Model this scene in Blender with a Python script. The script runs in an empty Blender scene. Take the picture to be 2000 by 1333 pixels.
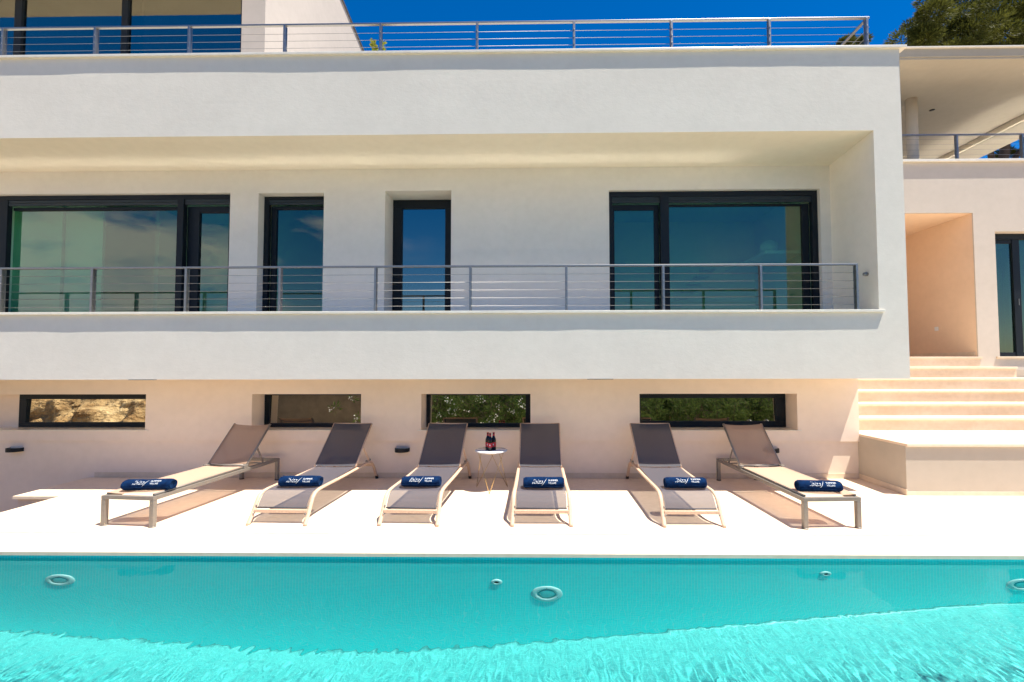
import bpy, math, random
from mathutils import Vector, Matrix, noise
rad = math.radians
random.seed(7)
S = bpy.context.scene
COL = S.collection

# ------------------------------------------------------------------ camera
cd = bpy.data.cameras.new('camera'); cam = bpy.data.objects.new('camera', cd); COL.objects.link(cam)
cd.sensor_width = 36.0; cd.lens = 16.2; cd.shift_x = -0.0185; cd.shift_y = 0.0066
cd.clip_start = 0.02; cd.clip_end = 2000
cam.location = (0, 0, 1.6)
R = Matrix.Rotation(math.atan(13/900), 4, 'Z') @ Matrix.Rotation(rad(90) + math.atan(35/900), 4, 'X') @ Matrix.Rotation(-0.0018, 4, 'Z')
cam.rotation_euler = R.to_euler()
S.camera = cam

# ------------------------------------------------------------------ light
SUN = Vector((0.36, -0.16, 1.0)).normalized()
EL = math.asin(SUN.z)
w = bpy.data.worlds.new("World"); S.world = w; w.use_nodes = True
nt = w.node_tree; N = nt.nodes; L = nt.links
bg = N['Background']; bg.inputs['Strength'].default_value = 0.055
sky = N.new('ShaderNodeTexSky'); sky.sky_type = 'NISHITA'; sky.sun_disc = False
sky.sun_elevation = EL; sky.sun_rotation = rad(114); sky.altitude = 200
sky.air_density = 1.0; sky.dust_density = 0.3; sky.ozone_density = 4.0
hs = N.new('ShaderNodeHueSaturation'); hs.inputs['Saturation'].default_value = 1.46; hs.inputs['Hue'].default_value = 0.508; hs.inputs['Value'].default_value = 1.28
L.new(sky.outputs[0], hs.inputs['Color'])
tc = N.new('ShaderNodeTexCoord'); sep = N.new('ShaderNodeSeparateXYZ'); L.new(tc.outputs['Generated'], sep.inputs[0])
mp = N.new('ShaderNodeMapping'); mp.inputs['Scale'].default_value = (1.6, 1.6, 3.6); mp.inputs['Location'].default_value = (1.5, 7.0, 2.0)
L.new(tc.outputs['Generated'], mp.inputs[0])
cn = N.new('ShaderNodeTexNoise'); cn.inputs['Scale'].default_value = 2.3; cn.inputs['Detail'].default_value = 8; cn.inputs['Roughness'].default_value = 0.58; cn.inputs['Distortion'].default_value = 0.35
L.new(mp.outputs[0], cn.inputs[0])
cr = N.new('ShaderNodeValToRGB'); cr.color_ramp.elements[0].position = 0.47; cr.color_ramp.elements[1].position = 0.62
L.new(cn.outputs[0], cr.inputs[0])
ym = N.new('ShaderNodeMapRange'); ym.inputs['From Min'].default_value = -0.1; ym.inputs['From Max'].default_value = -0.45   # clouds stand over the southern half of the sky
L.new(sep.outputs['Y'], ym.inputs[0])
xm = N.new('ShaderNodeMapRange'); xm.inputs['From Min'].default_value = -0.25; xm.inputs['From Max'].default_value = -0.42
xm.inputs['To Min'].default_value = 0.06
L.new(sep.outputs['X'], xm.inputs[0])
m1 = N.new('ShaderNodeMath'); m1.operation = 'MULTIPLY'; L.new(ym.outputs[0], m1.inputs[0]); L.new(cr.outputs[0], m1.inputs[1])
zm = N.new('ShaderNodeMapRange'); zm.inputs['From Min'].default_value = 0.46; zm.inputs['From Max'].default_value = 0.34
L.new(sep.outputs['Z'], zm.inputs[0])
m3 = N.new('ShaderNodeMath'); m3.operation = 'MULTIPLY'; L.new(m1.outputs[0], m3.inputs[0]); L.new(zm.outputs[0], m3.inputs[1])
m2 = N.new('ShaderNodeMath'); m2.operation = 'MULTIPLY'; L.new(m3.outputs[0], m2.inputs[0]); L.new(xm.outputs[0], m2.inputs[1])
mx = N.new('ShaderNodeMixRGB'); mx.inputs[2].default_value = (9.5, 9.9, 10.2, 1)
L.new(m2.outputs[0], mx.inputs[0]); L.new(hs.outputs[0], mx.inputs[1]); L.new(mx.outputs[0], bg.inputs['Color'])

sl = bpy.data.lights.new('sun', 'SUN'); so = bpy.data.objects.new('sun', sl); COL.objects.link(so)
sl.energy = 4.6; sl.angle = rad(0.53); sl.color = (1.0, 0.94, 0.82)
so.rotation_euler = SUN.to_track_quat('Z', 'Y').to_euler(); so.location = (6, -6, 30)
try: sl.cycles.is_caustics_light = True
except Exception: pass

S.view_settings.view_transform = 'Standard'; S.view_settings.look = 'None'
S.view_settings.exposure = 1.10; S.view_settings.gamma = 1.0; S.view_settings.use_curve_mapping = False
cy = S.cycles
cy.use_denoising = True
try: cy.denoiser = 'OPENIMAGEDENOISE'
except Exception: pass
cy.max_bounces = 12; cy.diffuse_bounces = 7; cy.glossy_bounces = 6; cy.transmission_bounces = 8; cy.transparent_max_bounces = 24
cy.caustics_reflective = True; cy.caustics_refractive = True; cy.blur_glossy = 0.0
cy.sample_clamp_indirect = 60.0
cy.use_adaptive_sampling = True; cy.adaptive_threshold = 0.015

# ------------------------------------------------------------------ materials
def mat(name):
    m = bpy.data.materials.new(name); m.use_nodes = True
    return m, m.node_tree, m.node_tree.nodes['Principled BSDF']
def obj_noise(nt, scale, detail=4, rough=0.5, stretch=None, dist=0.0):
    t = nt.nodes.new('ShaderNodeTexCoord'); n = nt.nodes.new('ShaderNodeTexNoise')
    n.inputs['Scale'].default_value = scale; n.inputs['Detail'].default_value = detail; n.inputs['Roughness'].default_value = rough
    n.inputs['Distortion'].default_value = dist
    src = t.outputs['Object']
    if stretch:
        mpn = nt.nodes.new('ShaderNodeMapping'); mpn.inputs['Scale'].default_value = stretch
        nt.links.new(src, mpn.inputs[0]); src = mpn.outputs[0]
    nt.links.new(src, n.inputs[0]); return n
def blotch(nt, bsdf, c1, c2, scale, lo=0.35, hi=0.65, detail=5, stretch=None, c3=None, s3=30):
    n = obj_noise(nt, scale, detail, 0.6, stretch)
    r = nt.nodes.new('ShaderNodeValToRGB')
    r.color_ramp.elements[0].position = lo; r.color_ramp.elements[1].position = hi
    r.color_ramp.elements[0].color = (*c1, 1); r.color_ramp.elements[1].color = (*c2, 1)
    nt.links.new(n.outputs[0], r.inputs[0]); out = r.outputs[0]
    if c3:
        n2 = obj_noise(nt, s3, 3); m = nt.nodes.new('ShaderNodeMixRGB'); m.blend_type = 'MULTIPLY'
        r2 = nt.nodes.new('ShaderNodeValToRGB'); r2.color_ramp.elements[0].position = 0.3; r2.color_ramp.elements[1].position = 0.62
        r2.color_ramp.elements[0].color = (*c3, 1); r2.color_ramp.elements[1].color = (1, 1, 1, 1)
        nt.links.new(n2.outputs[0], r2.inputs[0]); m.inputs[0].default_value = 1
        nt.links.new(out, m.inputs[1]); nt.links.new(r2.outputs[0], m.inputs[2]); out = m.outputs[0]
    nt.links.new(out, bsdf.inputs['Base Color'])
def bump(nt, bsdf, items, strength=0.3, dist=0.01):
    prev = None
    for (scale, detail, wgt, stretch) in items:
        n = obj_noise(nt, scale, detail, 0.6, stretch)
        b = nt.nodes.new('ShaderNodeBump'); b.inputs['Strength'].default_value = strength * wgt; b.inputs['Distance'].default_value = dist
        nt.links.new(n.outputs[0], b.inputs['Height'])
        if prev: nt.links.new(prev.outputs[0], b.inputs['Normal'])
        prev = b
    nt.links.new(prev.outputs[0], bsdf.inputs['Normal'])
def simple(name, col, rough=0.5, metal=0.0, spec=0.5, var=0.0, vs=8):
    m, t, b = mat(name)
    b.inputs['Base Color'].default_value = (*col, 1); b.inputs['Roughness'].default_value = rough; b.inputs['Metallic'].default_value = metal
    b.inputs['Specular IOR Level'].default_value = spec
    if var:
        blotch(t, b, tuple(c*(1-var) for c in col), tuple(min(1, c*(1+var)) for c in col), vs)
    return m
def plaster(name, c1, c2, bs=1.0):
    m, t, b = mat(name); b.inputs['Roughness'].default_value = 0.9; b.inputs['Specular IOR Level'].default_value = 0.15
    blotch(t, b, c1, c2, 1.1, 0.3, 0.7, 6, (1, 1, 1.6), (0.965, 0.965, 0.96), 9)
    bump(t, b, [(2.2, 5, 0.55, (0.7, 1, 1.5)), (22, 5, 0.5, (0.8, 1, 1.2)), (120, 3, 0.25, None)], 0.35*bs, 0.012)
    return m
M = {}
M['facade'] = plaster('white_stucco', (0.70, 0.66, 0.585), (0.75, 0.71, 0.63), 0.65)
M['wall'] = plaster('cream_wall_paint', (0.76, 0.70, 0.62), (0.81, 0.75, 0.665), 0.35)
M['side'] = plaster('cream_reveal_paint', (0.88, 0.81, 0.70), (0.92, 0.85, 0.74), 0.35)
M['base'] = plaster('bounce_peach_wall_paint', (0.84, 0.70, 0.58), (0.88, 0.745, 0.62), 0.25)  # peach of the deck's bounce light is mixed into the wall colour
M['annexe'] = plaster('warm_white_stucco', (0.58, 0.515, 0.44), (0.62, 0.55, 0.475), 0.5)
M['niche'] = plaster('bounce_warmed_wall_paint', (0.78, 0.58, 0.41), (0.82, 0.62, 0.45), 0.3)  # warm bounce light inside the niche is put into its base colour
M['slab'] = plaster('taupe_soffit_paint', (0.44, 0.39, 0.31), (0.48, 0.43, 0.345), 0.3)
M['wing'] = plaster('rose_grey_stucco', (0.48, 0.425, 0.385), (0.52, 0.46, 0.415), 0.4)
M['plinth'] = plaster('sunlit_wall_stucco', (0.49, 0.43, 0.355), (0.53, 0.465, 0.385), 0.3)  # basement wall colour again, darkened to balance the sun on the platform
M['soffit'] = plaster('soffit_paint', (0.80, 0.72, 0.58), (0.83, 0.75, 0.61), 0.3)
def stone(name, c1, c2, rough=0.55, scale=2.2):
    m, t, b = mat(name); b.inputs['Roughness'].default_value = rough; b.inputs['Specular IOR Level'].default_value = 0.35
    blotch(t, b, c1, c2, scale, 0.3, 0.72, 7, (1, 1.5, 3), (0.93, 0.92, 0.90), 14)
    bump(t, b, [(60, 4, 0.3, None)], 0.2, 0.004)
    return m
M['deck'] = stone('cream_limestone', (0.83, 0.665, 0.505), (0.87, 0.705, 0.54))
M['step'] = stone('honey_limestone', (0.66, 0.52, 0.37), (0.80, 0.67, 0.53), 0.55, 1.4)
M['coping'] = stone('pale_coping_stone', (0.77, 0.72, 0.60), (0.82, 0.77, 0.66), 0.5)
m, t, b = mat('polished_floor_tile'); b.inputs['Base Color'].default_value = (0.62, 0.57, 0.50, 1); b.inputs['Roughness'].default_value = 0.17; b.inputs['IOR'].default_value = 2.5; b.inputs['Specular IOR Level'].default_value = 0.5
M['gloss'] = m
M['coping'].node_tree.nodes['Principled BSDF'].inputs['Coat Weight'].default_value = 1.0; M['coping'].node_tree.nodes['Principled BSDF'].inputs['Coat Roughness'].default_value = 0.34; M['coping'].node_tree.nodes['Principled BSDF'].inputs['Coat IOR'].default_value = 1.9
M['dark'] = simple('dark_grey_aluminium', (0.008, 0.012, 0.017), 0.5, 0.0, 0.25)
M['shutter'] = simple('slate_shutter_slats', (0.026, 0.036, 0.043), 0.5, 0, 0.3)
M['steel'] = simple('brushed_steel', (0.30, 0.29, 0.285), 0.42, 1.0, 0.5, 0.06, 30)
M['black'] = simple('black_plastic', (0.012, 0.012, 0.014), 0.5)
M['wood'] = None
m, t, b = mat('pale_beech_laminate'); b.inputs['Roughness'].default_value = 0.5
blotch(t, b, (0.56, 0.38, 0.265), (0.68, 0.49, 0.355), 26, 0.3, 0.7, 4, (3, 0.25, 3)); M['wood'] = m
M['taupe'] = simple('taupe_powder_coat', (0.24, 0.215, 0.19), 0.42, 0.25, 0.5, 0.05, 20)
M['white'] = simple('white_enamel', (0.8, 0.8, 0.79), 0.25)
M['fitting'] = simple('water_tinted_white_plastic', (0.50, 0.74, 0.74), 0.35)  # white plastic; the cyan cast of light under water is in its colour
M['lens'] = simple('frosted_aqua_lens', (0.06, 0.62, 0.64), 0.2)
M['brass'] = simple('brass_wire', (0.62, 0.44, 0.19), 0.28, 1.0)
M['marble'] = simple('white_marble', (0.72, 0.73, 0.75), 0.14, 0, 0.5, 0.06, 14)
def fabric(name, col, trans, freq):
    m, t, b = mat(name); out = t.nodes['Material Output']
    b.inputs['Base Color'].default_value = (*col, 1); b.inputs['Roughness'].default_value = 0.75
    wv = t.nodes.new('ShaderNodeTexNoise'); tcn = t.nodes.new('ShaderNodeTexCoord'); t.links.new(tcn.outputs['Object'], wv.inputs[0]); wv.inputs['Scale'].default_value = freq
    bp = t.nodes.new('ShaderNodeBump'); bp.inputs['Strength'].default_value = 0.25; bp.inputs['Distance'].default_value = 0.002
    t.links.new(wv.outputs[0], bp.inputs['Height']); t.links.new(bp.outputs[0], b.inputs['Normal'])
    tl = t.nodes.new('ShaderNodeBsdfTranslucent'); tl.inputs[0].default_value = (*[min(1, c*1.3) for c in col], 1)
    tr = t.nodes.new('ShaderNodeBsdfTransparent'); tr.inputs[0].default_value = (1, 0.97, 0.95, 1)
    mA = t.nodes.new('ShaderNodeMixShader'); mA.inputs[0].default_value = 0.22
    t.links.new(b.outputs[0], mA.inputs[1]); t.links.new(tl.outputs[0], mA.inputs[2])
    mB = t.nodes.new('ShaderNodeMixShader'); mB.inputs[0].default_value = trans
    t.links.new(mA.outputs[0], mB.inputs[1]); t.links.new(tr.outputs[0], mB.inputs[2]); t.links.new(mB.outputs[0], out.inputs[0])
    return m
M['mesh_grey'] = fabric('charcoal_mesh_fabric', (0.105, 0.10, 0.125), 0.20, 900)
M['mesh_dark'] = fabric('charcoal_mesh_shaded', (0.082, 0.082, 0.098), 0.10, 900)  # same charcoal mesh, darkened for the shade on the backrests
M['mesh_beige'] = fabric('beige_mesh_fabric', (0.66, 0.46, 0.34), 0.20, 900)
M['mesh_beige_shade'] = fabric('beige_mesh_shaded', (0.50, 0.335, 0.225), 0.16, 900)  # darker copy of the beige mesh, with the backrest's shade in its colour
m, t, b = mat('navy_terry_towel'); b.inputs['Roughness'].default_value = 1.0
b.inputs['Sheen Weight'].default_value = 0.08; b.inputs['Sheen Tint'].default_value = (0.1, 0.3, 0.8, 1); b.inputs['Specular IOR Level'].default_value = 0.1
blotch(t, b, (0.0015, 0.010, 0.042), (0.003, 0.024, 0.085), 18); bump(t, b, [(260, 3, 1, None), (30, 3, 0.6, None)], 0.8, 0.006); M['towel'] = m
M['print'] = simple('white_print', (0.75, 0.78, 0.82), 0.8)
m, t, b = mat('dark_bottle_glass'); b.inputs['Base Color'].default_value = (0.010, 0.004, 0.003, 1); b.inputs['Roughness'].default_value = 0.08; M['bottle'] = m
M['label'] = simple('red_paper_label', (0.50, 0.02, 0.03), 0.5)
M['cap'] = simple('red_crown_cap', (0.45, 0.05, 0.04), 0.35, 0.4)
def glass(name, tint, refl, trans_rough=0.0):
    m, t, b = mat(name); out = t.nodes['Material Output']; t.nodes.remove(b)
    tr = t.nodes.new('ShaderNodeBsdfTransparent'); tr.inputs[0].default_value = (*tint, 1)
    gl = t.nodes.new('ShaderNodeBsdfAnisotropic') if False else t.nodes.new('ShaderNodeBsdfGlossy'); gl.inputs['Roughness'].default_value = 0.0; gl.inputs['Color'].default_value = (1.0, 0.97, 0.84, 1)
    lw = t.nodes.new('ShaderNodeFresnel'); lw.inputs['IOR'].default_value = 1.5
    ad = t.nodes.new('ShaderNodeMath'); ad.operation = 'ADD'; ad.inputs[1].default_value = refl; ad.use_clamp = True
    t.links.new(lw.outputs[0], ad.inputs[0])
    ge = t.nodes.new('ShaderNodeNewGeometry'); inv = t.nodes.new('ShaderNodeMath'); inv.operation = 'SUBTRACT'; inv.inputs[0].default_value = 1.0
    t.links.new(ge.outputs['Backfacing'], inv.inputs[1]); ml = t.nodes.new('ShaderNodeMath'); ml.operation = 'MULTIPLY'   # the far surface of the pane adds nothing
    t.links.new(ad.outputs[0], ml.inputs[0]); t.links.new(inv.outputs[0], ml.inputs[1])
    mxs = t.nodes.new('ShaderNodeMixShader'); t.links.new(ml.outputs[0], mxs.inputs[0])
    t.links.new(tr.outputs[0], mxs.inputs[1]); t.links.new(gl.outputs[0], mxs.inputs[2]); t.links.new(mxs.outputs[0], out.inputs[0])
    return m
M['glass'] = glass('green_tinted_glass', (0.58, 0.86, 0.73), 0.09)
M['glass_dark'] = glass('grey_tinted_glass', (0.15, 0.17, 0.17), 0.38)
M['glass_coated'] = glass('mirror_coated_glass', (0.1, 0.1, 0.1), 0.70)
M['glass_blue'] = glass('blue_solar_glass', (0.25, 0.34, 0.42), 0.25)
# pool
m, t, b = mat('turquoise_mosaic'); b.inputs['Roughness'].default_value = 0.4
tcx = t.nodes.new('ShaderNodeTexCoord'); sp = t.nodes.new('ShaderNodeSeparateXYZ'); cb = t.nodes.new('ShaderNodeCombineXYZ')
t.links.new(tcx.outputs['Object'], sp.inputs[0]); add = t.nodes.new('ShaderNodeMath'); add.operation = 'ADD'
t.links.new(sp.outputs['Y'], add.inputs[0]); t.links.new(sp.outputs['Z'], add.inputs[1])
t.links.new(sp.outputs['X'], cb.inputs[0]); t.links.new(add.outputs[0], cb.inputs[1])
br = t.nodes.new('ShaderNodeTexBrick'); br.offset = 0.0; br.inputs['Scale'].default_value = 1.0
br.inputs['Brick Width'].default_value = 0.026; br.inputs['Row Height'].default_value = 0.026; br.inputs['Mortar Size'].default_value = 0.0016
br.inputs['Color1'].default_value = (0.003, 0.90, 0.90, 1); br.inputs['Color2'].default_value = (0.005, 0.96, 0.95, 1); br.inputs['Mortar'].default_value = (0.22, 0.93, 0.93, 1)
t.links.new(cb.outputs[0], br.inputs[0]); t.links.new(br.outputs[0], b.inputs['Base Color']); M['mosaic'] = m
mf = m.copy(); mf.name = 'sunlit_floor_mosaic'; bf_ = [n for n in mf.node_tree.nodes if n.type == 'TEX_BRICK'][0]  # darker copy of the wall mosaic, balancing full sun in its colour
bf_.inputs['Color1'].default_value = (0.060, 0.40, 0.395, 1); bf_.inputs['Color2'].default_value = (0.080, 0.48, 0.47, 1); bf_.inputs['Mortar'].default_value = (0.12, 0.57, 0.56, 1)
M['mosaic_floor'] = mf
m, t, b = mat('pool_water'); out = t.nodes['Material Output']; t.nodes.remove(b)    # seen through a polarising filter: surface glare is weakened
rf = t.nodes.new('ShaderNodeBsdfRefraction'); rf.inputs['IOR'].default_value = 1.333; rf.inputs['Roughness'].default_value = 0.0; rf.inputs['Color'].default_value = (0.86, 1.0, 0.995, 1)
gl = t.nodes.new('ShaderNodeBsdfGlossy'); gl.inputs['Roughness'].default_value = 0.0
fr = t.nodes.new('ShaderNodeFresnel'); fr.inputs['IOR'].default_value = 1.333; mu = t.nodes.new('ShaderNodeMath'); mu.operation = 'MULTIPLY'; mu.inputs[1].default_value = 0.5
t.links.new(fr.outputs[0], mu.inputs[0]); msx = t.nodes.new('ShaderNodeMixShader'); t.links.new(mu.outputs[0], msx.inputs[0])
t.links.new(rf.outputs[0], msx.inputs[1]); t.links.new(gl.outputs[0], msx.inputs[2]); t.links.new(msx.outputs[0], out.inputs[0]); M['water'] = m
# ground / plants / rock
def leafmat(name, c1, c2, tr=0.25):
    m, t, b = mat(name); out = t.nodes['Material Output']; b.inputs['Roughness'].default_value = 0.6; b.inputs['Specular IOR Level'].default_value = 0.12
    blotch(t, b, c1, c2, 1.6, 0.3, 0.7, 6)
    tl = t.nodes.new('ShaderNodeBsdfTranslucent'); tl.inputs[0].default_value = (*[c*1.4 for c in c2], 1)
    ms = t.nodes.new('ShaderNodeMixShader'); ms.inputs[0].default_value = tr
    t.links.new(b.outputs[0], ms.inputs[1]); t.links.new(tl.outputs[0], ms.inputs[2]); t.links.new(ms.outputs[0], out.inputs[0]); return m
M['pine'] = leafmat('pine_needles', (0.018, 0.030, 0.006), (0.105, 0.108, 0.020), 0.2)
M['leaf'] = leafmat('oleander_leaf', (0.035, 0.070, 0.018), (0.13, 0.18, 0.05))
M['yleaf'] = leafmat('yellow_green_leaf', (0.13, 0.16, 0.02), (0.30, 0.30, 0.05))
M['bark'] = simple('pine_bark', (0.10, 0.07, 0.05), 0.9, 0, 0.2, 0.3, 6)
M['petal'] = simple('white_petals', (0.75, 0.72, 0.70), 0.7)
m, t, b = mat('ochre_rock'); b.inputs['Roughness'].default_value = 0.95
blotch(t, b, (0.42, 0.24, 0.09), (0.85, 0.64, 0.36), 0.9, 0.32, 0.66, 9, (1, 1, 1.8), (0.55, 0.48, 0.4), 3.2)
bump(t, b, [(1.2, 8, 1.0, None), (6, 6, 0.8, None)], 1.0, 0.35); M['rock'] = m
M['soil'] = simple('dry_earth', (0.24, 0.19, 0.13), 0.95, 0, 0.2, 0.25, 0.6)
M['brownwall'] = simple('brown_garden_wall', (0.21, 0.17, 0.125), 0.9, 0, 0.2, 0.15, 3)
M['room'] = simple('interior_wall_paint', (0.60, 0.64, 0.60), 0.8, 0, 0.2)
M['roomfloor'] = simple('interior_floor', (0.60, 0.58, 0.54), 0.4)
M['curtain'] = simple('white_curtain', (0.52, 0.54, 0.51), 0.9)

# ------------------------------------------------------------------ helpers
def tag(o, label=None, cat=None, group=None, kind=None):
    if label: o['label'] = label
    if cat: o['category'] = cat
    if group: o['group'] = group
    if kind: o['kind'] = kind
    return o
def empty(name, loc=(0, 0, 0), rz=0.0, **k):
    o = bpy.data.objects.new(name, None); COL.objects.link(o); o.location = loc; o.rotation_euler = (0, 0, rz)
    o.empty_display_size = 0.1
    return tag(o, **k)
class MB:
    def __init__(s): s.v = []; s.f = []; s.sm = []
    def quad(s, a, b, c, d, smooth=False):
        n = len(s.v); s.v += [tuple(a), tuple(b), tuple(c), tuple(d)]; s.f.append((n, n+1, n+2, n+3)); s.sm.append(smooth); return s
    def box(s, x0, x1, y0, y1, z0, z1):
        n = len(s.v)
        s.v += [(x0,y0,z0),(x1,y0,z0),(x1,y1,z0),(x0,y1,z0),(x0,y0,z1),(x1,y0,z1),(x1,y1,z1),(x0,y1,z1)]
        for q in ((0,3,2,1),(4,5,6,7),(0,1,5,4),(1,2,6,5),(2,3,7,6),(3,0,4,7)):
            s.f.append(tuple(n+i for i in q)); s.sm.append(False)
        return s
    def obox(s, c, ax, ay, az, hx, hy, hz):
        n = len(s.v); c = Vector(c)
        for sz in (-1, 1):
            for (sx, sy) in ((-1,-1),(1,-1),(1,1),(-1,1)):
                s.v.append(tuple(c + Vector(ax)*hx*sx + Vector(ay)*hy*sy + Vector(az)*hz*sz))
        for q in ((0,3,2,1),(4,5,6,7),(0,1,5,4),(1,2,6,5),(2,3,7,6),(3,0,4,7)):
            s.f.append(tuple(n+i for i in q)); s.sm.append(False)
        return s
    def beam(s, a, b, wx, wz, side=(1, 0, 0)):
        a = Vector(a); b = Vector(b); d = (b-a); L = d.length; d /= L
        sx = Vector(side); up = d.cross(sx).normalized()
        if up.length == 0: up = Vector((0,0,1))
        sx = up.cross(d).normalized()
        return s.obox((a+b)/2, sx, d, up, wx/2, L/2, wz/2)
    def tube(s, pts, r, n=10, rz=None, cap=True, side=None):
        pts = [Vector(p) for p in pts]; rings = []
        rs = r if isinstance(r, (list, tuple)) else [r]*len(pts)
        for i, p in enumerate(pts):
            d = (pts[min(i+1, len(pts)-1)] - pts[max(i-1, 0)]).normalized()
            ref = Vector(side) if side else (Vector((0,0,1)) if abs(d.z) < 0.9 else Vector((1,0,0)))
            a = d.cross(ref).normalized() if not side else (ref - d*ref.dot(d)).normalized()
            b2 = d.cross(a).normalized(); base = len(s.v)
            for k in range(n):
                t = 2*math.pi*k/n; s.v.append(tuple(p + a*math.cos(t)*rs[i] + b2*math.sin(t)*(rs[i]*(rz or 1.0))))
            rings.append(base)
        for i in range(len(rings)-1):
            for k in range(n):
                k2 = (k+1) % n; s.f.append((rings[i]+k, rings[i]+k2, rings[i+1]+k2, rings[i+1]+k)); s.sm.append(True)
        if cap:
            s.f.append(tuple(rings[0]+k for k in range(n))[::-1]); s.sm.append(False)
            s.f.append(tuple(rings[-1]+k for k in range(n))); s.sm.append(False)
        return s
    def lathe(s, prof, c=(0,0,0), n=24, axis='Z', smooth=True, a0=0, a1=2*math.pi):
        base = len(s.v); m = len(prof); full = abs((a1-a0) - 2*math.pi) < 1e-6; cols = n if full else n+1
        for k in range(cols):
            t = a0 + (a1-a0)*k/n
            for (r, z) in prof:
                if axis == 'Z': p = (r*math.cos(t), r*math.sin(t), z)
                elif axis == 'Y': p = (r*math.cos(t), z, r*math.sin(t))
                else: p = (z, r*math.cos(t), r*math.sin(t))
                s.v.append((p[0]+c[0], p[1]+c[1], p[2]+c[2]))
        for k in range(n):
            k2 = (k+1) % cols
            for j in range(m-1):
                s.f.append((base+k*m+j, base+k2*m+j, base+k2*m+j+1, base+k*m+j+1)); s.sm.append(smooth)
        return s
    def grid(s, fn, nu, nv, smooth=True):
        base = len(s.v)
        for j in range(nv+1):
            for i in range(nu+1): s.v.append(tuple(fn(i/nu, j/nv)))
        for j in range(nv):
            for i in range(nu):
                a = base + j*(nu+1)+i; s.f.append((a, a+1, a+nu+2, a+nu+1)); s.sm.append(smooth)
        return s
    def build(s, name, m, parent=None, bevel=0.0, solid=0.0, **k):
        me = bpy.data.meshes.new(name); me.from_pydata(s.v, [], s.f); me.update()
        me.polygons.foreach_set('use_smooth', s.sm)
        me.materials.append(m)
        o = bpy.data.objects.new(name, me); COL.objects.link(o)
        if parent: o.parent = parent
        if solid:
            q = o.modifiers.new('s', 'SOLIDIFY'); q.thickness = solid; q.offset = 0
        if bevel:
            q = o.modifiers.new('b', 'BEVEL'); q.width = bevel; q.segments = 2; q.limit_method = 'ANGLE'; q.angle_limit = rad(40)
        return tag(o, **k)
def panel(mb, x0, x1, z0, z1, y0, y1, holes):
    """wall slab with rectangular openings: front, back and reveals only"""
    xs = sorted({x0, x1, *[h[0] for h in holes], *[h[1] for h in holes]}); zs = sorted({z0, z1, *[h[2] for h in holes], *[h[3] for h in holes]})
    xs = [x for x in xs if x0 <= x <= x1]; zs = [z for z in zs if z0 <= z <= z1]
    def solid(i, j):
        if i < 0 or j < 0 or i >= len(xs)-1 or j >= len(zs)-1: return False
        cx = (xs[i]+xs[i+1])/2; cz = (zs[j]+zs[j+1])/2
        return not any(h[0] < cx < h[1] and h[2] < cz < h[3] for h in holes)
    for i in range(len(xs)-1):
        for j in range(len(zs)-1):
            if not solid(i, j): continue
            a, b2, c, d = xs[i], xs[i+1], zs[j], zs[j+1]
            mb.quad((a,y0,c),(b2,y0,c),(b2,y0,d),(a,y0,d)); mb.quad((b2,y1,c),(a,y1,c),(a,y1,d),(b2,y1,d))
            if not solid(i-1, j): mb.quad((a,y1,c),(a,y0,c),(a,y0,d),(a,y1,d))
            if not solid(i+1, j): mb.quad((b2,y0,c),(b2,y1,c),(b2,y1,d),(b2,y0,d))
            if not solid(i, j-1): mb.quad((a,y1,c),(b2,y1,c),(b2,y0,c),(a,y0,c))
            if not solid(i, j+1): mb.quad((a,y0,d),(b2,y0,d),(b2,y1,d),(a,y1,d))
    return mb
def ring(mb, x0, x1, z0, z1, y0, y1, l, r, bt, tp):
    """rectangular frame, pieces butted"""
    mb.box(x0, x1, y0, y1, z1-tp, z1)
    if bt: mb.box(x0, x1, y0, y1, z0, z0+bt)
    if l: mb.box(x0, x0+l, y0, y1, z0+bt, z1-tp)
    if r: mb.box(x1-r, x1, y0, y1, z0+bt, z1-tp)
    return mb

# ================================================================== SETTING
# terrain sheet to the horizon
MB().quad((-400,-400,-2.6),(400,-400,-2.6),(400,400,-2.6),(-400,400,-2.6)).build('ground', M['soil'], kind='structure')
MB().box(-16, -5.93, -0.5, 6.60, -2.5, -0.9).build('lower_terrace', M['soil'], kind='structure')

PX0, PX1, PY0, PY1 = -8.0, 7.4, 0.15, 4.0
def floor_z(x):
    k = [(-9,-1.80),(-4.6,-1.77),(-1.5,-1.66),(0.9,-1.32),(3.6,-1.03),(8,-0.95)]
    for (a, za), (b2, zb) in zip(k, k[1:]):
        if x <= b2:
            u = max(0, (x-a)/(b2-a)); return za + (zb-za)*u
    return -0.95
mb = MB()
CR = 0.02      # rounded cove where the floor meets the far wall
def basin(u, v):
    x = PX0+(PX1-PX0)*u
    if v < 0.3: return (x, PY0+(PY1-CR-PY0)*v/0.3, floor_z(x))
    a = (v-0.3)/0.7*math.pi/2
    return (x, PY1-CR+CR*math.sin(a)-0.0005, floor_z(x)+CR-CR*math.cos(a))
mb.grid(basin, 60, 20)
mb.quad((PX0,PY1,-2),(PX1,PY1,-2),(PX1,PY1,-0.012),(PX0,PY1,-0.012))
mb.quad((PX1,PY0,-2),(PX0,PY0,-2),(PX0,PY0,-0.012),(PX1,PY0,-0.012))
mb.quad((PX0,PY0,-2),(PX0,PY1,-2),(PX0,PY1,-0.012),(PX0,PY0,-0.012))
mb.quad((PX1,PY1,-2),(PX1,PY0,-2),(PX1,PY0,-0.012),(PX1,PY1,-0.012))
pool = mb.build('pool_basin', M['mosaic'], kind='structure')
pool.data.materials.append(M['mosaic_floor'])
for p in pool.data.polygons[:60*20]: p.material_index = 1
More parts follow.
